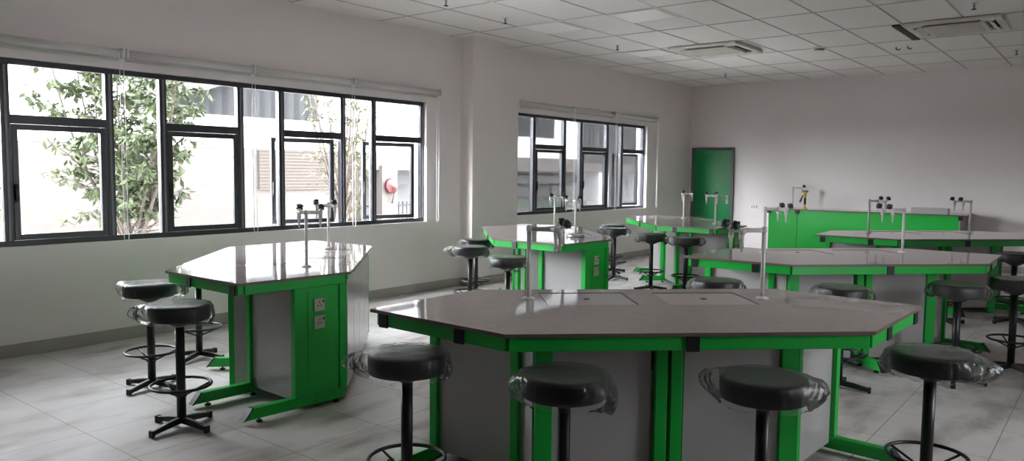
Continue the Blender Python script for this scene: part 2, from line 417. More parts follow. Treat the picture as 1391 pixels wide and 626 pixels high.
# ------------------------------------------------------------------ windows
FX = XW-0.055     # inner face of the frames sits back in the opening
FD = 0.06
TRZ0, TRZ1 = 1.835, 1.905
def window(idx, y0, y1, mull, kinds, open_panes, label):
    root = bpy.data.objects.new('window_%d' % idx, None); COL.objects.link(root); struct(root, label, 'window')
    root.location = (FX, y0, SILL)
    def L(b): # shift to root
        bmesh.ops.translate(b.bm, vec=(-FX, -y0, -SILL), verts=b.bm.verts[:]); return b
    b = MB(); t = 0.045
    b.box(FX-FD, FX, y0, y1, SILL, SILL+t); b.box(FX-FD, FX, y0, y1, HEAD-t, HEAD)
    b.box(FX-FD, FX, y0, y0+t, SILL+t, HEAD-t); b.box(FX-FD, FX, y1-t, y1, SILL+t, HEAD-t)
    for m in mull: b.box(FX-FD, FX, m-0.033, m+0.033, SILL+t, HEAD-t)
    edges = [y0]+list(mull)+[y1]
    for k, kd in enumerate(kinds):
        a, c = edges[k], edges[k+1]
        if kd == 'c': b.box(FX-FD, FX, a+0.034, c-0.034, TRZ0, TRZ1)
    L(b).build('window_frame', M['alu'], root, bevel=0.004)
    # lighter raised strip along each mullion
    b = MB()
    for m in list(mull)+[y1-0.02]: b.box(FX+0.0005, FX+0.008, m-0.009, m+0.009, SILL+t, HEAD-t)
    L(b).build('mullion_strip', M['alu2'], root)
    nc = 0
    for k, kd in enumerate(kinds):
        a, c = edges[k]+0.034, edges[k+1]-0.034
        if k == 0: a = y0+t+0.001
        if k == len(kinds)-1: c = y1-t-0.001
        if kd == 'f':
            L(MB().box(FX-0.035, FX-0.030, a, c, SILL+t, HEAD-t)).build('glass', M['glass'], root)
            continue
        L(MB().box(FX-0.035, FX-0.030, a, c, TRZ1, HEAD-t)).build('glass', M['glass'], root)
        # casement sash, hinged at its far side; handle on the near stile
        sa, sb, z0, z1 = a+0.003, c-0.003, SILL+t+0.003, TRZ0-0.003
        ang = open_panes.get(k, 0.0)
        def place(o):
            # sash is modelled about its hinge line (far stile, outer face)
            o.parent = sash if o is not sash else root
        w = sb-sa; f = 0.045
        sm = MB()
        sm.box(-0.022, 0.022, -w, -w+f, 0, z1-z0); sm.box(-0.022, 0.022, -f, 0, 0, z1-z0)
        sm.box(-0.022, 0.022, -w+f, -f, 0, f); sm.box(-0.022, 0.022, -w+f, -f, z1-z0-f, z1-z0)
        sash = sm.build('casement_sash', M['alu'], root, bevel=0.003)
        off = 0.0
        if ang: off = -0.07
        sash.location = (-0.024+off, sb-y0-(0.03 if ang else 0), z0-SILL); sash.rotation_euler = (0, 0, -ang)
        MB().box(-0.004, 0.001, -w+f, -f, f, z1-z0-f).build('glass', M['glass'], sash)
        h = MB(); hz = (z1-z0)*0.36
        h.box(0.0225, 0.034, -w+0.010, -w+0.034, hz-0.03, hz+0.03)
        h.box(0.0345, 0.048, -w+0.008, -w+0.030, hz-0.01, hz+0.115)
        h.build('handle', M['black'], sash, bevel=0.003)
        if ang:
            # friction stay at the head and foot of the open sash
            pass
    return root
window(1, W1[0], W1[1], [2.27, 3.06, 3.53, 4.31, 4.78, 5.58, 6.03], ['f', 'c', 'f', 'c', 'f', 'c', 'f', 'c'],
       {5: 0.20, 7: 0.22}, 'long dark framed window with a tree outside and two sashes swung open')
window(2, W2[0], W2[1], [9.13, 9.92, 10.38, 11.18, 11.66], ['f', 'c', 'f', 'c', 'f', 'c'],
       {5: 0.20}, 'shorter dark framed window beyond the column')

for idx, q in ((3, W_FILL),):
    root = bpy.data.objects.new('window_%d' % idx, None); COL.objects.link(root); root.location = (XR, q[0], SILL)
    struct(root, 'unseen window added for fill light, opposite the long window', 'window')
    b = MB(); n = 1; H_ = HEAD-SILL; W_ = q[1]-q[0]
    b.box(0.06, 0.12, 0, W_, 0, 0.045); b.box(0.06, 0.12, 0, W_, H_-0.045, H_)
    for k in range(n+1):
        y = k*(W_-0.05)/n; b.box(0.06, 0.12, y, y+0.05, 0.046, H_-0.046)
    b.build('window_frame', M['alu'], root)
    MB().box(0.088, 0.092, 0.05, W_-0.05, 0.046, H_-0.046).build('glass', M['glass'], root)

# ---- roller blinds
def roller_blind(y0, y1, zc, label, chain_y, group):
    t = thing('roller_blind', label, 'roller blind', (XW, (y0+y1)/2, zc), group=group)
    a, c = y0-(y0+y1)/2+0.004, y1-(y0+y1)/2-0.004
    b = MB(); b.cyl((0.048, a+0.02, 0), (0.048, c-0.02, 0), 0.033, seg=24); b.build('rolled_fabric', M['blind'], t)
    for q in (a, c-0.016): MB().box(0.0005, 0.090, q, q+0.016, -0.042, 0.044).build('bracket', M['blindrail'], t, bevel=0.004)
    MB().box(0.010, 0.020, a+0.02, c-0.02, -0.052, -0.036).build('hanging_strip', M['blind'], t)
    MB().cyl((0.015, a+0.02, -0.058), (0.015, c-0.02, -0.058), 0.006, seg=12).build('bottom_bar', M['blindrail'], t)
    d = chain_y-(y0+y1)/2; zb = 0.865-zc
    pts = [(0.092, d-0.012, 0.0)]+[(0.092, d-0.012-0.004*math.sin(k/9*PI), zb*k/10) for k in range(1, 10)]
    pts += [(0.092, d-0.016, zb+0.04), (0.092, d-0.006, zb+0.006), (0.092, d+0.008, zb), (0.092, d+0.022, zb+0.012), (0.092, d+0.026, zb+0.05)]
    pts += [(0.092, d+0.018+0.006*math.sin(k/9*PI), zb*k/10) for k in range(9, 0, -1)]+[(0.092, d+0.012, 0.0)]
    MB().tube(pts, 0.0028, 6, closed=True).build('pull_chain', M['chain'], t)
for y0, y1, cy, lab in (
                        (1.87, 3.14, 3.10, 'rolled up roller blind above the pane with the big tree'),
                        (3.15, 4.40, 4.36, 'rolled up roller blind above the clear pane right of the big tree'),
                        (4.41, 5.66, 5.60, 'rolled up roller blind above the first swung open sash'),
                        (5.67, 7.02, 6.93, 'rolled up roller blind ending beside the column on the long window')):
    roller_blind(y0, y1, 2.465, lab, cy, 'roller blinds on the long window')
for y0, y1, cy, lab in ((8.68, 9.98, 9.96, 'rolled up roller blind on the far window, end nearest the column'),
                        (9.99, 11.22, 11.20, 'rolled up roller blind in the middle of the far window'),
                        (11.23, 12.72, 12.66, 'rolled up roller blind on the far window, end nearest the green door')):
    roller_blind(y0, y1, 2.465, lab, cy, 'roller blinds on the far window')

# ------------------------------------------------------------------ far wall: door, switch
root = bpy.data.objects.new('door_1', None); COL.objects.link(root); root.location = (-6.29, YB, 0)
struct(root, 'green door in a dark grey frame at the far left corner', 'door')
b = MB(); hw = 0.435
b.box(-hw, -hw+0.055, -0.04, -0.0005, 0, 2.0); b.box(hw-0.055, hw, -0.04, -0.0005, 0, 2.0); b.box(-hw+0.055, hw-0.055, -0.04, -0.0005, 1.945, 2.0)
b.build('door_frame', M['doorframe'], root, bevel=0.004)
MB().box(-hw+0.057, hw-0.057, -0.028, -0.001, 0.006, 1.943).build('door_leaf', M['greendoor'], root)
b = MB(); b.box(0.29, 0.335, -0.033, -0.0285, 0.92, 1.08); b.cyl((0.312, -0.0285, 1.03), (0.312, -0.075, 1.03), 0.010); b.cyl((0.318, -0.075, 1.03), (0.20, -0.075, 1.03), 0.009)
b.build('lever_handle', M['metal'], root)
t = thing('light_switch', 'white light switch plates on the far wall beside the door', 'light switch', (-5.44, YB, 0.88))
MB().box(-0.075, 0.075, -0.010, -0.0005, -0.045, 0.045).build('plate', M['chain'], t, bevel=0.003)
b = MB()
for k in (-0.045, 0, 0.045): b.box(k-0.014, k+0.014, -0.015, -0.0102, -0.026, 0.026)
b.build('rocker', M['socket'], t, bevel=0.002)

# ------------------------------------------------------------------ lab benches
ZT = 0.846
HEX = dict(A=(-.78, -.6), B=(-1.375, 0.), C=(-.85, .575), D=(.85, .575), E=(1.375, 0.), F=(.78, -.6))
COVERS = [(-0.52, -0.06, 0.075, 0.455), (0.10, 0.56, 0.065, 0.445)]
TAPS = [(-0.595, 0.255), (0.638, 0.235)]
def make_bench(s):
    """s=+1: flush cupboard side on local +y; s=-1: mirrored."""
    root = thing('lab_bench', '-', 'lab bench')
    def T(p): return Vector((p[0], p[1]*s))
    V = {k: Vector(v) for k, v in HEX.items()}
    # ---- top with two openings for the sinks
    bm = bmesh.new(); edges = []
    def loop(pts):
        vs = [bm.verts.new((*T(p), 0)) for p in pts]
        for i in range(len(vs)): edges.append(bm.edges.new((vs[i], vs[(i+1) % len(vs)])))
    loop([V[k] for k in 'BAFEDC'])
    for (a, c, d, e) in COVERS: loop([(a, d), (c, d), (c, e), (a, e)])
    bmesh.ops.triangle_fill(bm, use_beauty=True, use_dissolve=False, edges=edges)
    ret = bmesh.ops.extrude_face_region(bm, geom=bm.faces[:])
    bmesh.ops.translate(bm, vec=(0, 0, -0.016), verts=[v for v in ret['geom'] if isinstance(v, bmesh.types.BMVert)])
    bmesh.ops.translate(bm, vec=(0, 0, ZT), verts=bm.verts[:])
    bmesh.ops.recalc_face_normals(bm, faces=bm.faces[:])
    for f in bm.faces: f.material_index = 1 if abs(f.normal.z) < 0.5 else 0
    q = MB(); q.bm.free(); q.bm = bm
    q.build('tabletop', [M['top'], M['topedge']], root)
    zt = ZT-0.0165
    # ---- sink basins under the openings
    for (a, c, d, e) in COVERS:
        b = MB(); w = 0.008; y0, y1 = sorted((d*s, e*s)); z0 = 0.60
        b.box(a-w, c+w, y0-w, y1+w, z0, z0+w)
        b.box(a-w, a-0.001, y0-w, y1+w, z0+w, zt); b.box(c+0.001, c+w, y0-w, y1+w, z0+w, zt)
        b.box(a-0.001, c+0.001, y0-w, y0-0.001, z0+w, zt); b.box(a-0.001, c+0.001, y1+0.001, y1+w, z0+w, zt)
        b.build('sink_basin', M['basin'], root)
    # ---- green rail under the rim
    ins = 0.035; AZ0, AZ1 = zt-0.060, zt
    def inset_edge(p, q):
        d = (q-p).normalized(); n = Vector((-d.y, d.x))
        if n.dot(-(p+q)/2) < 0: n = -n
        return p+n*ins, q+n*ins, d
    def isect(p, d, q, e):
        k = d.x*e.y-d.y*e.x; u = ((q.x-p.x)*e.y-(q.y-p.y)*e.x)/k; return p+d*u
    def bar(b, p, q, w, z0, z1, mi=0): b.bar(T(p), T(q), w, z0, z1, mi=mi)
    names = 'BAFE'; E = [inset_edge(V[names[i]], V[names[i+1]]) for i in range(3)]
    lB = inset_edge(V['C'], V['B']); lE = inset_edge(V['E'], V['D'])
    allE = [lB]+E+[lE]
    corners = [isect(allE[i][0], allE[i][2], allE[i+1][0], allE[i+1][2]) for i in range(4)]   # B A F E inset corners
    for i in range(3):
        b = MB(); bar(b, corners[i], corners[i+1], 0.040, AZ0, AZ1); b.build('rim_rail', M['green'], root, bevel=0.003)
    # ---- cantilever frames
    dB = (V['C']-V['B']).normalized(); nB = Vector((dB.y, -dB.x))           # along flush edge, inward
    def mir(p, k): return Vector((p[0]*k, p[1]))
    FH0, FH1 = 0.026, 0.092
    def foot(b, p, q, w=0.05):
        """floor bar from p to tip q with slanted end"""
        P, Q = T(p), T(q); d = (Q-P).normalized(); n = Vector((-d.y, d.x))*w/2; ln = (Q-P).length
        pr = [(0, FH0), (ln, FH0), (ln-0.055, FH1), (0, FH1)]
        a = [b.bm.verts.new((*(P+d*x-n), z)) for x, z in pr]; c = [b.bm.verts.new((*(P+d*x+n), z)) for x, z in pr]
        b.bm.faces.new(a[::-1]); b.bm.faces.new(c)
        for i in range(4): b.bm.faces.new((a[i], a[(i+1) % 4], c[(i+1) % 4], c[i]))
        return P, Q, d, n, ln
    def foot_cap(P, Q, d, n, ln, par):
        b = MB(); n2 = n*1.06
        pr = [(ln+0.001, FH0-0.002), (ln+0.013, FH0-0.002), (ln-0.043, FH1+0.002), (ln-0.055, FH1+0.002)]
        a = [b.bm.verts.new((*(P+d*x-n2), z)) for x, z in pr]; c = [b.bm.verts.new((*(P+d*x+n2), z)) for x, z in pr]
        b.bm.faces.new(a[::-1]); b.bm.faces.new(c)
        for i in range(4): b.bm.faces.new((a[i], a[(i+1) % 4], c[(i+1) % 4], c[i]))
        b.build('foot_cap', M['black'], par)
        for x in (0.05, ln-0.10):
            p = P+d*x; b = MB(); b.lathe([(0.020, 0.0), (0.020, 0.010), (0.007, 0.0105), (0.007, FH0-0.0005)], 12, at=(p.x, p.y, 0)); b.build('levelling_foot', M['black'], par)
    def post(b, p, d, w=0.05, t=0.05, z0=FH1, z1=None):
        P = T(p); d = T(d).normalized(); n = Vector((-d.y, d.x))
        z1 = AZ0 if z1 is None else z1
        b.prism([P-d*w/2-n*t/2, P+d*w/2-n*t/2, P+d*w/2+n*t/2, P-d*w/2+n*t/2], z0, z1)
    def arm_cap(E_, d, par, w=0.054):
        """black end cap where an arm shows in the rim rail"""
        b = MB(); b.bar(T(E_-d*0.002), T(E_+d*0.006), w, AZ0-0.004, AZ1-0.001); b.build('arm_cap', M['black'], par)
    P2c = None
    for k in (-1, 1):
        K = lambda p: mir(p, -k)           # geometry below is written for the -u end
        d, n = dB, nB
        ap = V['B']+n*0.05
        # frame along the flush short edge, carrying the socket panel
        b = MB(); tip = ap+d*0.045; inn = ap+d*0.745
        r = foot(b, K(inn), K(tip)); post(b, K(ap+d*0.405), K(d)); post(b, K(ap+d*0.735), K(d), w=0.055, t=0.055)
        bar(b, K(ap+d*0.755), K(ap+d*0.055), 0.045, AZ0, AZ1)
        g = b.build('leg', M['green'], root, bevel=0.003); foot_cap(*r, g)
        e = ap+d*(-0.0)                      # arm end on the knee-side rail near the apex
        kd = Vector((-d.x, -d.y))
        ka = (V['A']-V['B']).normalized()
        pe = isect(V['B']+n*0.085, d, E[0][0]-0.0*ka, ka) if True else e
        arm_cap(K(pe-d*0.0225), K(kd), g)
        # second frame, 0.55 m further along, out under the knee-side short edge
        p2 = ap+d*0.395+n*0.525
        b = MB(); r = foot(b, K(p2+d*0.06), K(p2-d*0.405)); post(b, K(p2), K(d), w=0.045, t=0.045)
        pe2 = isect(p2, d, E[0][0], ka)
        bar(b, K(p2+d*0.02), K(pe2+d*0.024), 0.045, AZ0, AZ1)
        g = b.build('leg', M['green'], root, bevel=0.003); foot_cap(*r, g)
        arm_cap(K(pe2-d*0.0225), K(kd), g)
        # grey panel between the two frames and the narrow return beside it
        PZ0, PZ1 = 0.06, AZ1-0.002
        b = MB(); bar(b, K(ap+d*0.415+n*0.026), K(p2+d*0.01-n*0.024), 0.018, PZ0, PZ1); b.build('side_panel', M['panel'], root)
        q0 = p2+n*0.024+d*0.012; q1 = Vector((-0.615, -0.215))
        b = MB(); bar(b, K(q0), K(q1), 0.018, PZ0, PZ1); b.build('return_panel', M['panel'], root)
        # double post at the end of the long panel
        b = MB(); post(b, K(Vector((-0.575, -0.235))), K(Vector((1, 0))), w=0.080, t=0.045, z0=0.0); b.build('post', M['green'], root, bevel=0.003)
        b = MB(); bar(b, K((-0.533, -0.228)), K((-0.078, -0.228)), 0.018, PZ0, PZ1); b.build('back_panel', M['panel'], root)
        # green socket panel with two white plates
        b = MB(); bar(b, K(ap+d*0.431-n*0.002), K(ap+d*0.706-n*0.002), 0.030, FH1+0.001, AZ0-0.001)
        bar(b, K(ap+d*0.475-n*0.0185), K(ap+d*0.662-n*0.0185), 0.004, 0.16, 0.745)
        g = b.build('socket_panel', M['green'], root, bevel=0.004)
        c0 = ap+d*0.555-n*0.0215
        for zc in (0.655, 0.545):
            b = MB(); bar(b, K(c0-d*0.039-n*0.004), K(c0+d*0.039-n*0.004), 0.009, zc-0.041, zc+0.041)
            so = b.build('socket_plate', M['socket'], g, bevel=0.003)
            b = MB()
            for du, dz in ((0, 0.016), (-0.011, -0.006), (0.011, -0.006)):
                c1 = c0+d*du-n*0.009
                bar(b, K(c1-d*0.003), K(c1+d*0.003), 0.002, zc+dz-0.005, zc+dz+0.005)
            c1 = c0+d*0.028-n*0.009; bar(b, K(c1-d*0.006), K(c1+d*0.006), 0.003, zc+0.014, zc+0.028)
            b.build('socket_slots', M['dark'], so)
    # middle frame of the knee-side long edge: twin posts on one foot
    b = MB(); up = Vector((0, 1))
    r = foot(b, (0, -0.20), (0, -0.565)); post(b, (-0.036, -0.245), (1, 0), w=0.055, t=0.05, z0=FH1-0.001); post(b, (0.036, -0.245), (1, 0), w=0.055, t=0.05, z0=FH1-0.001)
    bar(b, (0, -0.22), (0, -0.542), 0.045, AZ0, AZ1)
    g = b.build('leg', M['green'], root, bevel=0.003); foot_cap(*r, g)
    b = MB(); bar(b, (0, -0.5845), (0, -0.593), 0.054, AZ0-0.004, AZ1-0.001); b.build('arm_cap', M['black'], g)
    # ---- cupboard carcass inside and its doors on the flush side
    b = MB(); pts = [(-.555, -.21), (.555, -.21), (.66, -.03), (.90, .20), (.90, .28), (.72, .520), (-.72, .520), (-.90, .28), (-.90, .20), (-.66, -.03)]
    b.prism([T(p) for p in pts], 0.07, 0.59); b.build('carcass', M['carcass'], root)
    b = MB(); bar(b, (-0.79, 0.505), (0.79, 0.505), 0.02, 0.0, 0.068); b.build('plinth', M['black'], root)
    b = MB(); bar(b, (-0.80, 0.535), (0.80, 0.535), 0.024, AZ0+0.02, AZ1); b.build('rim_rail', M['green'], root)
    for k in range(4):
        x0 = -0.80+0.4*k
        b = MB(); bar(b, (x0+0.003, 0.537), (x0+0.397, 0.537), 0.018, 0.075, AZ0+0.017); dr = b.build('door', M['panel'], root, bevel=0.002)
    return root

protoR = make_bench(+1); protoL = make_bench(-1)
def R(d): return math.radians(d)
BEN = {
 'front': (protoR, -1.763, 3.352, 43.4, 'nearest green lab bench, spread across the bottom of the view'),
 'mid':   (None,   -1.738, 6.585, 45.4, 'second lab bench in the right row, directly behind the nearest one'),
 'rear':  (None,   -1.66, 9.62, 45.0, 'lab bench in the right row closest to the far counter, cut by the right edge'),
 'left':  (protoL, -4.880, 3.425, 134.2, 'glossy lab bench beside the long window, nearest in the left row'),
 'lmid':  (None,   -4.915, 6.720, 134.2, 'lab bench by the far window, second in the left row'),
 'lrear': (None,   -4.74, 9.72, 134.0, 'lab bench in front of the green door, last in the left row'),
}
benches = {}
for k, (pr, x, y, a, lab) in BEN.items():
    o = pr if pr is not None else copy_tree(protoR if k in ('mid', 'rear') else protoL)
    o.location = (x, y, 0); o.rotation_euler = (0, 0, R(a)); o['label'] = lab; o['group'] = 'six sided lab benches'
    benches[k] = o
def bench_pt(k, u, v):
    _, x, y, a, _ = BEN[k]; s = 1 if k in ('front', 'mid', 'rear') else -1
    v *= s; c, n = math.cos(R(a)), math.sin(R(a))
    return x+u*c-v*n, y+u*n+v*c

# ---- sink covers, resting in the openings
def make_cover(s):
    t = thing('sink_cover', '-', 'sink cover')
    w, h = 0.46/2-0.006, 0.38/2-0.006
    MB().box(-w, w, -h, h, -0.012, 0.0).build('lid', M['cover'], t)
    MB().lathe([(0.0, 0.0004), (0.017, 0.0004), (0.017, 0.0012), (0.0, 0.0012)], 20, at=(0.0, 0, 0)).build('finger_hole', M['dark'], t)
    return t
cv = make_cover(1)
cover_labels = {
 'front': ('pale sink cover with finger hole beside the left tap of the nearest bench', 'pale sink cover with finger hole beside the right tap of the nearest bench'),
 'mid': ('pale sink cover near the left tap of the second bench in the right row', 'pale sink cover near the right tap of the second bench in the right row'),
 'rear': ('pale sink cover by the left tap of the bench before the far counter', 'pale sink cover by the right tap of the bench before the far counter'),
 'left': ('glossy sink cover by the nearer tap of the bench beside the long window', 'glossy sink cover by the farther tap of the bench beside the long window'),
 'lmid': ('sink cover by the tap with the round base plate on the far window bench', 'sink cover by the plain footed tap on the far window bench'),
 'lrear': ('sink cover by the right hand tap of the bench before the green door', 'sink cover by the left hand tap of the bench before the green door'),
}
first = True
for k, labs in cover_labels.items():
    s = 1 if k in ('front', 'mid', 'rear') else -1
    for i, (a, c, d, e) in enumerate(COVERS):
        o = cv if first else copy_tree(cv); first = False
        x, y = bench_pt(k, (a+c)/2, (d+e)/2)
        o.location = (x, y, ZT-0.003); o.rotation_euler = (0, 0, R(BEN[k][3])); o['label'] = labs[i]; o['group'] = 'sink covers in the lab benches'

# ---- lab taps
def make_tap():
    t = thing('lab_tap', '-', 'tap')
    H = 0.352
    MB().lathe([(0.034, 0.0), (0.034, 0.005), (0.026, 0.010), (0.016, 0.014)], 24).build('base_flange', M['tap'], t)
    MB().cyl((0, 0, 0.0145), (0, 0, H-0.002), 0.0108, seg=18).build('column', M['tap'], t)
    b = MB()
    b.lathe([(0.0125, -0.014), (0.0150, -0.010), (0.0150, 0.008), (0.010, 0.016), (0.0, 0.018)], 18, at=(0, 0, H+0.0125))
    b.tube([(0.006, 0, H+0.008), (0.05, 0, H+0.009), (0.085, 0, H+0.009), (0.118, 0, H+0.008)], [0.0115, 0.0115, 0.0125, 0.0145], 12)
    b.tube([(0.140, -0.072, H+0.006), (0.128, -0.055, H+0.008), (0.118, -0.03, H+0.008), (0.116, 0, H+0.008), (0.118, 0.03, H+0.008), (0.128, 0.055, H+0.008), (0.140, 0.072, H+0.006)],
           [0.0135, 0.0125, 0.0120, 0.0125, 0.0120, 0.0125, 0.0135], 12)
    b.build('arm', M['tap'], t)
    for sy in (-1, 1):
        y = sy*0.072; b = MB()
        b.lathe([(0.0, -0.018), (0.012, -0.014), (0.0165, -0.004), (0.0165, 0.006), (0.012, 0.014), (0.0, 0.018)], 16, at=(0.146, y, H+0.004))
        b.cyl((0.146, y, H+0.004), (0.168, y, H+0.024), 0.012, 0.012, 14)
        b.lathe([(0.0045, -0.100), (0.006, -0.085), (0.0075, -0.083), (0.0065, -0.070), (0.0085, -0.068), (0.0075, -0.055), (0.0098, -0.053), (0.009, -0.040), (0.0135, -0.036), (0.014, -0.010)], 14, at=(0.150, y, H+0.002))
        o = b.build('outlet', M['tap'], t)
        ax = Vector((0.70, 0, 0.72)).normalized(); p = Vector((0.170, y, H+0.026)); b = MB()
        b.lathe([(0.013, 0.0), (0.019, 0.004), (0.021, 0.014), (0.020, 0.030), (0.016, 0.038), (0.0, 0.040)], 8, at=p, axis=ax)
        sd = ax.orthogonal().normalized(); sd2 = ax.cross(sd)
        for q in range(4):
            a_ = q*PI/2+0.4; dd = sd*math.cos(a_)+sd2*math.sin(a_)
            b.cyl(p+ax*0.020+dd*0.012, p+ax*0.020+dd*0.027, 0.0085, 0.007, 10)
        b.build('knob', M['knob'], o)
    return t
tp = make_tap()
tap_labels = {
 'front': ('left tap on the nearest bench, arm pointing right', 'right tap on the nearest bench, arm pointing left with two knobs'),
 'mid': ('left tap of the second bench in the right row, before the far counter', 'right tap of the second bench in the right row'),
 'rear': ('left tap of the bench just in front of the far counter', 'rightmost tap, on the bench in front of the far counter'),
 'left': ('nearer tap of the bench by the long window', 'farther tap of the bench by the long window'),
 'lmid': ('tap with a wide round grey base plate on the bench by the far window', 'tap with a plain small foot on the bench by the far window'),
 'lrear': ('tap standing in front of the green door', 'tap left of the green door on the farthest left bench'),
}
first = True
for k, labs in tap_labels.items():
    for i, (u, v) in enumerate(TAPS):
        o = tp if first else copy_tree(tp); first = False
        x, y = bench_pt(k, u, v)
        o.location = (x, y, ZT); o.rotation_euler = (0, 0, R(BEN[k][3]+(0 if i == 0 else 180))); o['label'] = labs[i]; o['group'] = 'two way lab taps'
        if k == 'lmid' and i == 0:
            MB().lathe([(0.036, 0.0), (0.084, 0.0), (0.090, 0.006), (0.090, 0.022), (0.082, 0.026), (0.045, 0.026), (0.036, 0.014), (0.036, 0.0)], 36).build('base_plate', M['metal'], o)

# ---- far counter
CXL, CXR, CYF, ZK = -4.98, -1.86, 13.50, 0.90
t = thing('counter', 'long green fronted counter along the far wall', 'counter', ((CXL+CXR)/2, (CYF+YB)/2, 0))
ox, oy = t.location.x, t.location.y
def cb(x0, x1, y0, y1, z0, z1): return MB().box(x0-ox, x1-ox, y0-oy, y1-oy, z0, z1)
cb(CXL, CXR, CYF, YB-0.001, ZK-0.018, ZK).build('worktop', [M['top']], t, bevel=0.003)
cb(CXL+0.001, CXR-0.001, CYF-0.003, CYF-0.0002, ZK-0.018, ZK-0.002).build('worktop_edge', M['topedge'], t)
cb(CXL+0.05, -4.43, CYF+0.05, CYF+0.068, 0.02, ZK-0.020).build('front_panel', M['green'], t)
cb(-4.424, CXR-0.11, CYF+0.05, CYF+0.068, 0.02, ZK-0.020).build('front_panel', M['green'], t)
cb(CXR-0.108, CXR-0.09, CYF+0.05, YB-0.02, 0.02, ZK-0.020).build('end_panel', M['panel'], t)
cb(CXL+0.05, CXL+0.068, CYF+0.07, YB-0.02, 0.02, ZK-0.020).build('end_panel', M['panel'], t)
for x in (CXL+0.06, -4.427, CXR-0.085): cb(x-0.03, x+0.03, CYF+0.02, CYF+0.0495, ZK-0.085, ZK-0.020).build('bracket_cap', M['black'], t)
o = copy_tree(tp); o.location = (-4.62, 13.86, ZK); o.rotation_euler = (0, 0, R(20)); o['label'] = 'tap on the far counter beside the yellow spray'
t = thing('eye_wash_spray', 'small yellow and black eye wash spray standing on the far counter', 'eye wash', (-4.36, 13.72, ZK))
MB().lathe([(0.045, 0.0), (0.045, 0.008), (0.020, 0.018), (0.014, 0.07), (0.016, 0.075)], 20).build('stand', M['yellow'], t)
MB().lathe([(0.017, 0.0755), (0.020, 0.09), (0.019, 0.18), (0.015, 0.195)], 16).build('grip', M['black'], t)
b = MB(); b.lathe([(0.016, 0.1955), (0.024, 0.22), (0.020, 0.25), (0.030, 0.275), (0.052, 0.295), (0.052, 0.303)], 20); b.build('head', M['yellow'], t)
MB().lathe([(0.050, 0.3035), (0.048, 0.318), (0.0, 0.320)], 20).build('dust_cap', M['brown'], t)
MB().tube([(-0.018, 0, 0.235), (-0.045, 0, 0.22), (-0.06, 0, 0.18), (-0.075, -0.01, 0.13), (-0.085, -0.01, 0.115)], [0.009, 0.010, 0.013, 0.015, 0.013], 10).build('lever', M['black'], t)
t = thing('grey_box', 'low grey box standing on the far counter', 'box', (-2.39, 13.68, ZK))
MB().box(-0.26, 0.26, -0.10, 0.10, 0.0, 0.085).build('case', M['greybox'], t, bevel=0.006)
MB().box(-0.255, 0.255, -0.096, 0.096, 0.0852, 0.0900).build('lid', M['greybox'], t, bevel=0.001)

# ------------------------------------------------------------------ stools
def wrap_mesh(seed, tails, top):
    """crinkled clear bag pulled over the round seat, its slack gathered into tails"""
    NV = mnoise.noise
    bm = bmesh.new(); NA, RR = 168, 0.168
    prof = [(0.08, 0.006), (0.2, 0.006), (0.33, 0.006), (0.46, 0.006), (0.58, 0.006), (0.69, 0.006), (0.79, 0.006), (0.88, 0.005), (0.95, 0.004),
            (1.0, 0.0), (1.025, -0.008), (1.035, -0.020), (1.04, -0.034), (1.04, -0.048), (1.035, -0.062), (1.03, -0.076), (1.02, -0.090), (0.99, -0.100), (0.92, -0.106)]
    NJ = len(prof); T0 = 8
    ta0 = tails[0][0]; ca, sa = math.cos(ta0), math.sin(ta0)
    rings = []
    for j, (rf, dz) in enumerate(prof):
        ring = []
        for i in range(NA):
            a = 2*PI*i/NA; x, y = RR*rf*math.cos(a), RR*rf*math.sin(a)
            u, v = x*ca+y*sa, -x*sa+y*ca
            if j <= T0:
                k = abs(NV(Vector((u*7+seed, v*34, seed*1.7))))
                z = top+dz+0.0105*k*(0.5+NV(Vector((u*5, v*5, seed)))); r = RR*rf
            else:
                q = (j-T0)/(NJ-1-T0)
                rid = 1-abs(NV(Vector((math.cos(a)*6, math.sin(a)*6, q*2.2+seed))))*2
                r = RR*rf+0.004+0.010*rid*min(1, q*2)*abs(NV(Vector((a*2.1, q*4, seed))))*2+0.005*NV(Vector((math.cos(a)*14, math.sin(a)*14, q*9+seed)))
                z = top+dz+0.007*NV(Vector((math.cos(a)*9, math.sin(a)*9, q*5-seed)))
                for (ta, wd, ln, rise) in tails:
                    da = math.atan2(math.sin(a-ta), math.cos(a-ta))
                    w = math.exp(-(da/wd)**2)*(0.75+0.5*NV(Vector((a*9, seed, 1.0))))
                    f = max(0.0, math.sin(min(1, max(0, q*1.08-0.04))*PI))**0.8
                    r += w*ln*f; z += w*rise*f+0.010*w*f*NV(Vector((a*13, q*8, seed+3)))
            ring.append(bm.verts.new((r*math.cos(a), r*math.sin(a), z)))
        rings.append(ring)
    c = bm.verts.new((0, 0, top+0.0065))
    for i in range(NA):
        f = bm.faces.new((c, rings[0][i], rings[0][(i+1) % NA])); f.smooth = True
    for A, B in zip(rings, rings[1:]):
        for i in range(NA):
            f = bm.faces.new((A[i], B[i], B[(i+1) % NA], A[(i+1) % NA])); f.smooth = True
    q = MB(); q.bm.free(); q.bm = bm
    return q
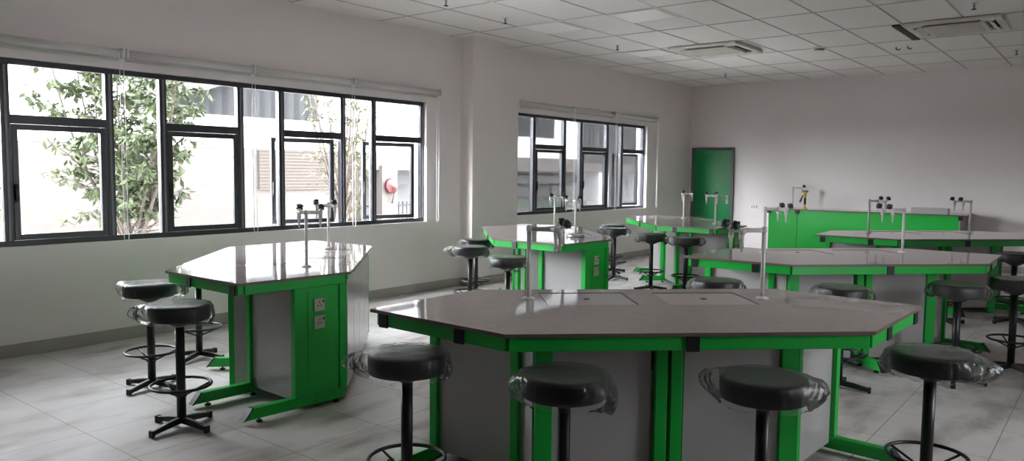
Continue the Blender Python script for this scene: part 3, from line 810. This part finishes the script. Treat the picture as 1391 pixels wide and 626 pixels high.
def make_stool(seed=1, tails=(), lift=0.0):
    t = thing('lab_stool', '-', 'stool')
    ST = 0.722+lift
    b = MB(); b.lathe([(0.0, ST-0.088), (0.156, ST-0.088), (0.163, ST-0.085), (0.166, ST-0.078), (0.167, ST-0.045), (0.167, ST-0.018), (0.164, ST-0.008), (0.157, ST-0.003), (0.14, ST-0.001), (0.08, ST+0.001), (0.0, ST+0.002)], 48)
    b.build('seat', M['vinyl'], t)
    wrap_mesh(seed, tails, ST).build('plastic_wrap', M['film'], t)
    b = MB(); b.cyl((0, 0, 0.050), (0, 0, ST-0.097), 0.0255, seg=20); b.lathe([(0.030, ST-0.130), (0.085, ST-0.100), (0.085, ST-0.0885)], 20)
    b.build('post', M['blackmetal'], t)
    b = MB(); b.tube([(0.165*math.cos(2*PI*k/40), 0.165*math.sin(2*PI*k/40), 0.252) for k in range(40)], 0.0088, 8, closed=True)
    for k in range(3):
        a = k*2*PI/3+0.5
        b.cyl((0.162*math.cos(a), 0.162*math.sin(a), 0.249), (0.027*math.cos(a), 0.027*math.sin(a), 0.190), 0.006, seg=8)
    b.cyl((0, 0, 0.182), (0, 0, 0.205), 0.031, seg=18)
    b.build('footrest', M['blackmetal'], t)
    for k in range(4):
        a = k*PI/2; c, n = math.cos(a), math.sin(a); d = Vector((c, n, 0)); e = Vector((-n, c, 0))
        b = MB(); pr = [(0.0, 0.030, 0.030, 0.066), (0.10, 0.026, 0.020, 0.054), (0.195, 0.021, 0.010, 0.036)]
        ring = []
        for x, w, z0, z1 in pr:
            ring.append([b.bm.verts.new(d*x+e*y+Vector((0, 0, z))) for y, z in ((-w/1.6, z0), (w/1.6, z0), (w/2.2, z1), (-w/2.2, z1))])
        for A, B in zip(ring, ring[1:]):
            for i in range(4): b.bm.faces.new((A[i], A[(i+1) % 4], B[(i+1) % 4], B[i]))
        b.bm.faces.new(ring[0][::-1]); b.bm.faces.new(ring[-1])
        lg = b.build('leg', M['blackmetal'], t, bevel=0.003)
        p = d*0.193; b = MB(); b.bar((p.x, p.y), (p.x+c*0.018, p.y+n*0.018), 0.034, 0.0, 0.040); b.build('foot_cap', M['black'], lg, bevel=0.003)
    return t
protos = [make_stool(3, ((PI*1.05, 0.40, 0.095, 0.00), (-0.25, 0.45, 0.04, -0.02))),
          make_stool(11, ((PI*0.95, 0.32, 0.085, 0.02), (0.2, 0.5, 0.075, -0.005))),
          make_stool(21, ((PI*1.0, 0.3, 0.06, -0.02), (-0.5, 0.45, 0.06, -0.045))),
          make_stool(33, ((-0.20, 0.45, 0.11, -0.01), (PI, 0.5, 0.03, -0.02))),
          make_stool(44, ((PI, 0.45, 0.045, -0.02), (0.0, 0.45, 0.045, -0.02)))]
proto_used = [False]*5
LS = 'black seated stool in clear plastic wrap '
STOOLS = [  # x, y, prototype, facing of bag tail (deg), leg angle (deg), label
 (-5.14, 2.53, 1, 37, 20, 'plastic wrapped stool left of the long window bench, farther of its outer pair'),
 (-4.21, 2.24, 0, 40, 12, 'plastic wrapped stool in front of the long window bench, nearest of that bench'),
 (-5.66, 3.17, 4, 0, 25, 'stool mostly hidden behind the long window bench, only post and base showing'),
 (-2.38, 2.28, 0, 30, 10, 'plastic wrapped stool at the left end of the nearest bench'),
 (-1.66, 2.43, 2, 30, 50, 'plastic wrapped stool under the nearest bench, left of its middle leg'),
 (-1.05, 2.90, 1, 20, 40, 'plastic wrapped stool under the nearest bench, right of its middle leg'),
 (-0.63, 3.80, 3, 15, 40, 'plastic wrapped stool at the right end of the nearest bench, biggest at right'),
 (-2.31, 5.33, 4, 20, 30, 'stool seat peeking over the back of the nearest bench behind its right tap'),
 (-1.50, 5.60, 4, 15, 5, 'plastic wrapped stool under the middle of the second bench in the right row'),
 (-0.90, 6.33, 4, 10, 8, 'plastic wrapped stool at the right end of the second bench in the right row'),
 (-0.615, 6.99, 1, 90, 55, 'stool at the right picture edge standing past the second bench, larger of two there'),
 (-0.835, 9.30, 2, 60, 50, 'stool at the right picture edge under the bench before the far counter'),
 (-5.27, 5.95, 0, 30, 15, 'front stool of the close pair between the column and the second left bench'),
 (-5.76, 6.60, 4, 30, 35, 'rear stool of the close pair by the column, half covered by its neighbour'),
 (-4.38, 5.46, 2, 0, 40, 'stool under the second left bench, behind the left tap of the nearest bench'),
 (-5.56, 9.32, 1, 40, 8, 'front stool of the pair under the far window'),
 (-5.97, 9.96, 4, 40, 60, 'rear stool of the pair under the far window'),
 (-4.68, 8.76, 2, 30, 42, 'stool before the green door bench, left of the two side by side'),
 (-4.14, 8.63, 1, 30, 42, 'stool before the green door bench, right of the two side by side'),
 (-1.36, 8.80, 4, 0, 45, 'stool behind the second right bench, only its black base showing'),
]
for x, y, p, ft, la, lab in STOOLS:
    if not proto_used[p]: o = protos[p]; proto_used[p] = True
    else: o = copy_tree(protos[p])
    o.location = (x, y, 0); o.rotation_euler = (0, 0, R(ft)); o['label'] = lab; o['group'] = 'black lab stools'
    for ch in children(o):
        if ch.name.split('.')[0] in ('leg',):
            ch.rotation_euler = (0, 0, R(la-ft))

# ---- protective film left on the right end of the nearest bench
x, y = bench_pt('front', 0.98, 0.0)
bm = bmesh.new(); rnd = random.Random(5); NX, NY = 26, 14; g = []
for i in range(NX):
    row = []
    for j in range(NY):
        u = i/(NX-1); v = j/(NY-1)
        px = (u-0.5)*0.50; py = (v-0.5)*0.26
        e = max(0, u-0.86)/0.14
        z = 0.0012+e*e*0.012*(0.6+0.4*math.sin(v*19))+0.0008*math.sin(u*31+v*7)*e
        row.append(bm.verts.new((px, py+0.012*math.sin(u*4), z)))
    g.append(row)
for i in range(NX-1):
    for j in range(NY-1):
        f = bm.faces.new((g[i][j], g[i+1][j], g[i+1][j+1], g[i][j+1])); f.smooth = True
q = MB(); q.bm.free(); q.bm = bm
o = q.build('plastic_film', M['filmflat']); o.location = (x, y, ZT); o.rotation_euler = (0, 0, R(14))
tag(o, 'loose strip of clear film lying on the right end of the nearest bench', 'plastic film')

# ------------------------------------------------------------------ outside
XB = -15.5; ZG = -0.35
b = MB(); b.box(XW-WT, XR+2.4, YF-0.2, YB+0.2, ZC+0.13, 14.0)  # unseen mass added above the room, keeps sky light off the yard
tag(b.build('added_storeys_outside', M['xwhite']), 'unseen upper storeys added above the room to block sky light', 'building')
struct(MB().box(-60, XW-WT-0.02, -30, 70, ZG-0.2, ZG).build('ground', M['xground']), 'pale concrete yard outside the windows', 'ground')
struct(MB().box(XR+0.2, 60, -30, 70, ZG-0.2, ZG).build('ground.001', M['xground']), 'pale concrete outside the corridor side', 'ground')
t = thing('building_outside', 'white school block with grey panels across the yard', 'building', (XB, 12, ZG))
def xb(x0, x1, y0, y1, z0, z1): return MB().box(x0-XB, x1-XB, y0-12, y1-12, z0-ZG, z1-ZG)
b = xb(XB-8, XB, 5.0, 30, 1.96, 9.0)
b.box(-8, 0, 28-12, 30-12, 0, 1.96-ZG)
b.box(-8, -0.02, 24.8-12, 25.5-12, 0, 1.96-ZG)
b.build('upper_wall', M['xwhite'], t)
xb(XB-8, XB-0.01, -14, 13.25, ZG, 1.955).build('lower_wall', M['xpink'], t)
xb(XB-0.3, XB+0.02, 13.26, 30, 1.50, 1.955).build('parapet_band', M['xpink'], t)
xb(XB-4, XB-2.2, 13.26, 28, ZG, 1.955).build('recess_wall', M['xgrey'], t)
xb(XB-0.2, XB+0.03, 7.4, 11.85, 2.66, 4.6).build('grey_bay', M['xbay'], t)
xb(XB-0.2, XB+0.03, 15.6, 21.8, 2.64, 4.6).build('grey_bay', M['xbay'], t)
xb(XB-0.2, XB+0.05, 23.3, 29.5, 1.86, 5.4).build('corrugated_screen', M['xcorr'], t)
xb(XB-0.2, XB+0.04, 10.2, 12.7, 1.02, 1.92).build('louvre_vent', M['xvent'], t)
b = xb(XB-0.3, XB+0.12, 13.84, 14.38, ZG, 1.62); b.build('pillar', M['xpink'], t)
xb(XB, XB+1.2, 5.0, 30, 4.95, 5.15).build('eave', M['xwhite'], t)
b = MB()   # sloping canopy end
pts = [(7.3, 2.62), (9.75, 3.50), (9.75, 4.7), (7.3, 4.7)]
A = [b.bm.verts.new((0.05, y-12, z-ZG)) for y, z in pts]; B = [b.bm.verts.new((0.5, y-12, z-ZG)) for y, z in pts]
b.bm.faces.new(A); b.bm.faces.new(B[::-1])
for i in range(4): b.bm.faces.new((A[i], A[(i+1) % 4], B[(i+1) % 4], B[i]))
b.build('canopy_end', M['xbeige'], t)
b = MB()   # steel rails in the recess
for y in (20.4, 21.6, 22.8, 23.9): b.cyl((-1.6, y-12, 0), (-1.6, y-12, 1.8), 0.04, seg=8)
for z in (0.55, 1.0, 1.4): b.cyl((-1.6, 20.0-12, z-ZG), (-1.6, 24.7-12, z-ZG), 0.025, seg=8)
b.build('steel_rack', M['xsteel'], t)
b = MB()
for k in range(30): 
    y = 14.5+k*0.16; b.cyl((-0.8, y-12, 0), (-0.8, y-12, 0.95), 0.018, seg=6)
for z in (0.85, 0.55): b.cyl((-0.8, 13.3-12, z), (-0.8, 19.4-12, z), 0.022, seg=6)
b.build('yard_fence', M['xsteel'], t)
xb(XB-0.9, XB-0.75, 14.4, 24.7, 1.10, 1.36).build('canopy_beam', M['xsteel'], t)
t = thing('fire_hose_reel', 'round red fire hose reel on a pillar outside the long window', 'fire hose reel', (XB+0.14, 14.09, 1.08))
b = MB(); b.lathe([(0.0, 0.0), (0.17, 0.0), (0.20, 0.02), (0.20, 0.10), (0.17, 0.12), (0.06, 0.12), (0.05, 0.15), (0.0, 0.155)], 28, axis=(1, 0, 0)); b.build('drum', M['red'], t)
MB().tube([(0.09, 0.10, -0.17), (0.09, 0.06, -0.28), (0.09, 0.02, -0.40), (0.07, 0.02, -0.46)], 0.022, 8).build('hose', M['black'], t)

def tree(name, label, cat, x, y, height, spread, stems, nleaf, leaf, seed, mat, bare=0.15, leaf_from=0.25, squash=0.8, low=0.3, group=None):
    rnd = random.Random(seed)
    t = thing(name, label, cat, (x, y, ZG), group=group)
    b = MB(); tips = []
    trunk_h = height*low
    b.tube([(0, 0, 0), (0.02, 0.01, trunk_h*0.5), (0.0, 0.0, trunk_h)], [0.05, 0.042, 0.036], 8)
    for s in range(stems):
        az = 2*PI*s/stems+rnd.uniform(-.4, .4)
        p = Vector((0, 0, trunk_h*rnd.uniform(0.6, 1.0)))
        hh = height*rnd.uniform(0.72, 1.0); rad = spread*rnd.uniform(0.35, 1.0)
        q = Vector((math.cos(az)*rad*squash, math.sin(az)*rad, hh))
        pts = []; n = 9
        for k in range(n):
            f = k/(n-1); c = p.lerp(q, f); c += Vector((rnd.uniform(-.04, .04), rnd.uniform(-.04, .04), 0))*height*0.12*f
            bow = math.sin(f*PI)*0.12*spread; c += Vector((math.cos(az)*bow, math.sin(az)*bow, 0)); pts.append(c)
        b.tube(pts, [0.026*(1-0.78*k/(n-1)) for k in range(n)], 6)
        for k in range(1, n):
            for _ in range(3):
                a2 = rnd.uniform(0, 2*PI); ln = spread*rnd.uniform(0.22, 0.55)*(1.1-0.5*k/n)
                e = pts[k]+Vector((math.cos(a2)*ln*squash, math.sin(a2)*ln, ln*rnd.uniform(-0.15, 0.9)))
                mid = pts[k].lerp(e, 0.5)+Vector((0, 0, ln*0.10))
                b.tube([pts[k], mid, e], [0.009, 0.006, 0.003], 5)
                if k/n >= leaf_from*0.6: tips.append((pts[k], mid, e))
    b.build('branches', M['bark'], t)
    bm = bmesh.new()
    for _ in range(nleaf):
        a, m, e = rnd.choice(tips); f = rnd.uniform(bare, 1.15)
        p = a.lerp(m, f*2) if f < 0.5 else m.lerp(e, f*2-1)
        p = p+Vector((rnd.gauss(0, .035), rnd.gauss(0, .035), rnd.gauss(0, .03)))
        az = rnd.uniform(0, 2*PI); dr = rnd.uniform(-1.2, 0.2)
        d = Vector((math.cos(az)*math.cos(dr), math.sin(az)*math.cos(dr), math.sin(dr)))
        sd = d.cross(Vector((0, 0, 1))).normalized(); sd = (sd+Vector((0, 0, rnd.uniform(-.6, .6)))).normalized()
        L_ = leaf*rnd.uniform(0.6, 1.15); w = L_*0.24; up = d.cross(sd)*L_*0.06
        v = [bm.verts.new(p), bm.verts.new(p+d*L_*0.45+sd*w+up), bm.verts.new(p+d*L_), bm.verts.new(p+d*L_*0.45-sd*w+up)]
        bm.faces.new((v[0], v[1], v[2])); bm.faces.new((v[0], v[2], v[3]))
    q = MB(); q.bm.free(); q.bm = bm; q.build('foliage', mat, t)
tree('tree', 'leafy green tree close outside the long window', 'tree', -9.75, 4.58, 3.80, 1.05, 10, 6200, 0.135, 5, M['leaf'], low=0.22)
tree('tree', 'thin bare branched young tree outside the first swung open sash', 'tree', -10.4, 8.42, 3.9, 0.85, 12, 800, 0.11, 12, M['leafy'], low=0.35, leaf_from=0.5)
tree('sapling', 'pale yellowish sapling at the left picture edge outside the window', 'sapling', -10.6, 3.15, 3.2, 0.5, 6, 380, 0.11, 19, M['leafy'], low=0.2)
tree('shrub', 'narrow yellow green shrub outside beside the second swung open sash', 'shrub', -11.2, 9.40, 2.15, 0.22, 6, 800, 0.10, 23, M['leafy'], low=0.1, leaf_from=0.0)
for i, (y, h) in enumerate(((14.9, 1.0), (15.95, 0.9), (17.0, 1.05))):
    tree('plant', ['low leafy plant outside right of the red hose reel', 'low leafy plant outside in the middle of three by the fence', 'low leafy plant outside farthest from the red hose reel'][i], 'plant', XB+0.9, y, h, 0.4, 7, 350, 0.13, 40+i, M['leaf'], low=0.1, leaf_from=0.0, group='low plants by the yard fence')

# ------------------------------------------------------------------ light: bright overcast sky through the windows
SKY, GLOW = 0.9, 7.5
w = bpy.data.worlds.new('sky'); sc.world = w; w.use_nodes = True
bg = w.node_tree.nodes['Background']; wn, wl = w.node_tree.nodes, w.node_tree.links
bg.inputs[0].default_value = (0.93, 0.96, 1.0, 1)
tc = wn.new('ShaderNodeTexCoord'); sx = wn.new('ShaderNodeSeparateXYZ'); wl.new(tc.outputs['Generated'], sx.inputs[0])
mr = wn.new('ShaderNodeMapRange'); wl.new(sx.outputs['Z'], mr.inputs['Value'])        # overcast sky: zenith about three times the horizon
mr.inputs['From Min'].default_value = 0.0; mr.inputs['From Max'].default_value = 1.0
mr.inputs['To Min'].default_value = SKY*1.2; mr.inputs['To Max'].default_value = SKY*2.4
# brighter sky patch added low over the yard to light far wall and floor
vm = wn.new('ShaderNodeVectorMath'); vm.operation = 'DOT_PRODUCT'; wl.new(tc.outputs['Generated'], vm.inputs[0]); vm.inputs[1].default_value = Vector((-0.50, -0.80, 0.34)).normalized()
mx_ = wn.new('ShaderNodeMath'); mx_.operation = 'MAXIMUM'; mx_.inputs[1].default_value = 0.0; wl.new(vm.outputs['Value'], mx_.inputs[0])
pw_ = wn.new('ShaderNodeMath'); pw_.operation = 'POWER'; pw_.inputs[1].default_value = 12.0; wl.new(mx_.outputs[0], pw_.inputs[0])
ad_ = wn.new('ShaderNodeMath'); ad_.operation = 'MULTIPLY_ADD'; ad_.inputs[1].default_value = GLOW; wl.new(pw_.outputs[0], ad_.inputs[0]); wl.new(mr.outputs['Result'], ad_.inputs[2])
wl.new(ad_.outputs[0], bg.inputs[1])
for nm, (y0, y1), px in (('long', W1, XW-WT-0.04), ('far', W2, XW-WT-0.04), ('corridor', W_FILL, XR+0.24)):  # corridor portal serves the added fill window
    l = bpy.data.lights.new('window_portal_'+nm, 'AREA'); l.shape = 'RECTANGLE'; l.size = y1-y0; l.size_y = HEAD-SILL
    l.cycles.is_portal = True
    o = bpy.data.objects.new('window_portal_'+nm, l); COL.objects.link(o)
    o.location = (px, (y0+y1)/2, (SILL+HEAD)/2)
    o.rotation_euler = (PI/2, 0, -PI/2 if px < 0 else PI/2)

# ------------------------------------------------------------------ camera
cam = bpy.data.cameras.new('camera'); co = bpy.data.objects.new('camera', cam); COL.objects.link(co)
F, YAW, PIT, ROL = 1046.0, 0.67073, 0.07658, -0.01026
cam.sensor_fit = 'HORIZONTAL'; cam.sensor_width = 36.0; cam.lens = F/1391*36.0
cam.clip_start = 0.05; cam.clip_end = 300
Mx = Matrix.Rotation(YAW, 3, 'Z') @ Matrix.Rotation(-PIT, 3, 'X') @ Matrix.Rotation(ROL, 3, 'Y') @ Matrix.Rotation(PI/2, 3, 'X')
co.matrix_world = Matrix.Translation((0, 0, 1.5)) @ Mx.to_4x4()
sc.camera = co

vs = sc.view_settings
vs.view_transform = 'Standard'; vs.look = 'None'; vs.gamma = 1.0; vs.use_curve_mapping = False
vs.exposure = 4.35
cy = sc.cycles
cy.max_bounces = 14; cy.diffuse_bounces = 8; cy.glossy_bounces = 5; cy.transmission_bounces = 6; cy.transparent_max_bounces = 16
cy.use_denoising = True
cy.sample_clamp_indirect = 8.0
cy.caustics_reflective = False; cy.caustics_refractive = False
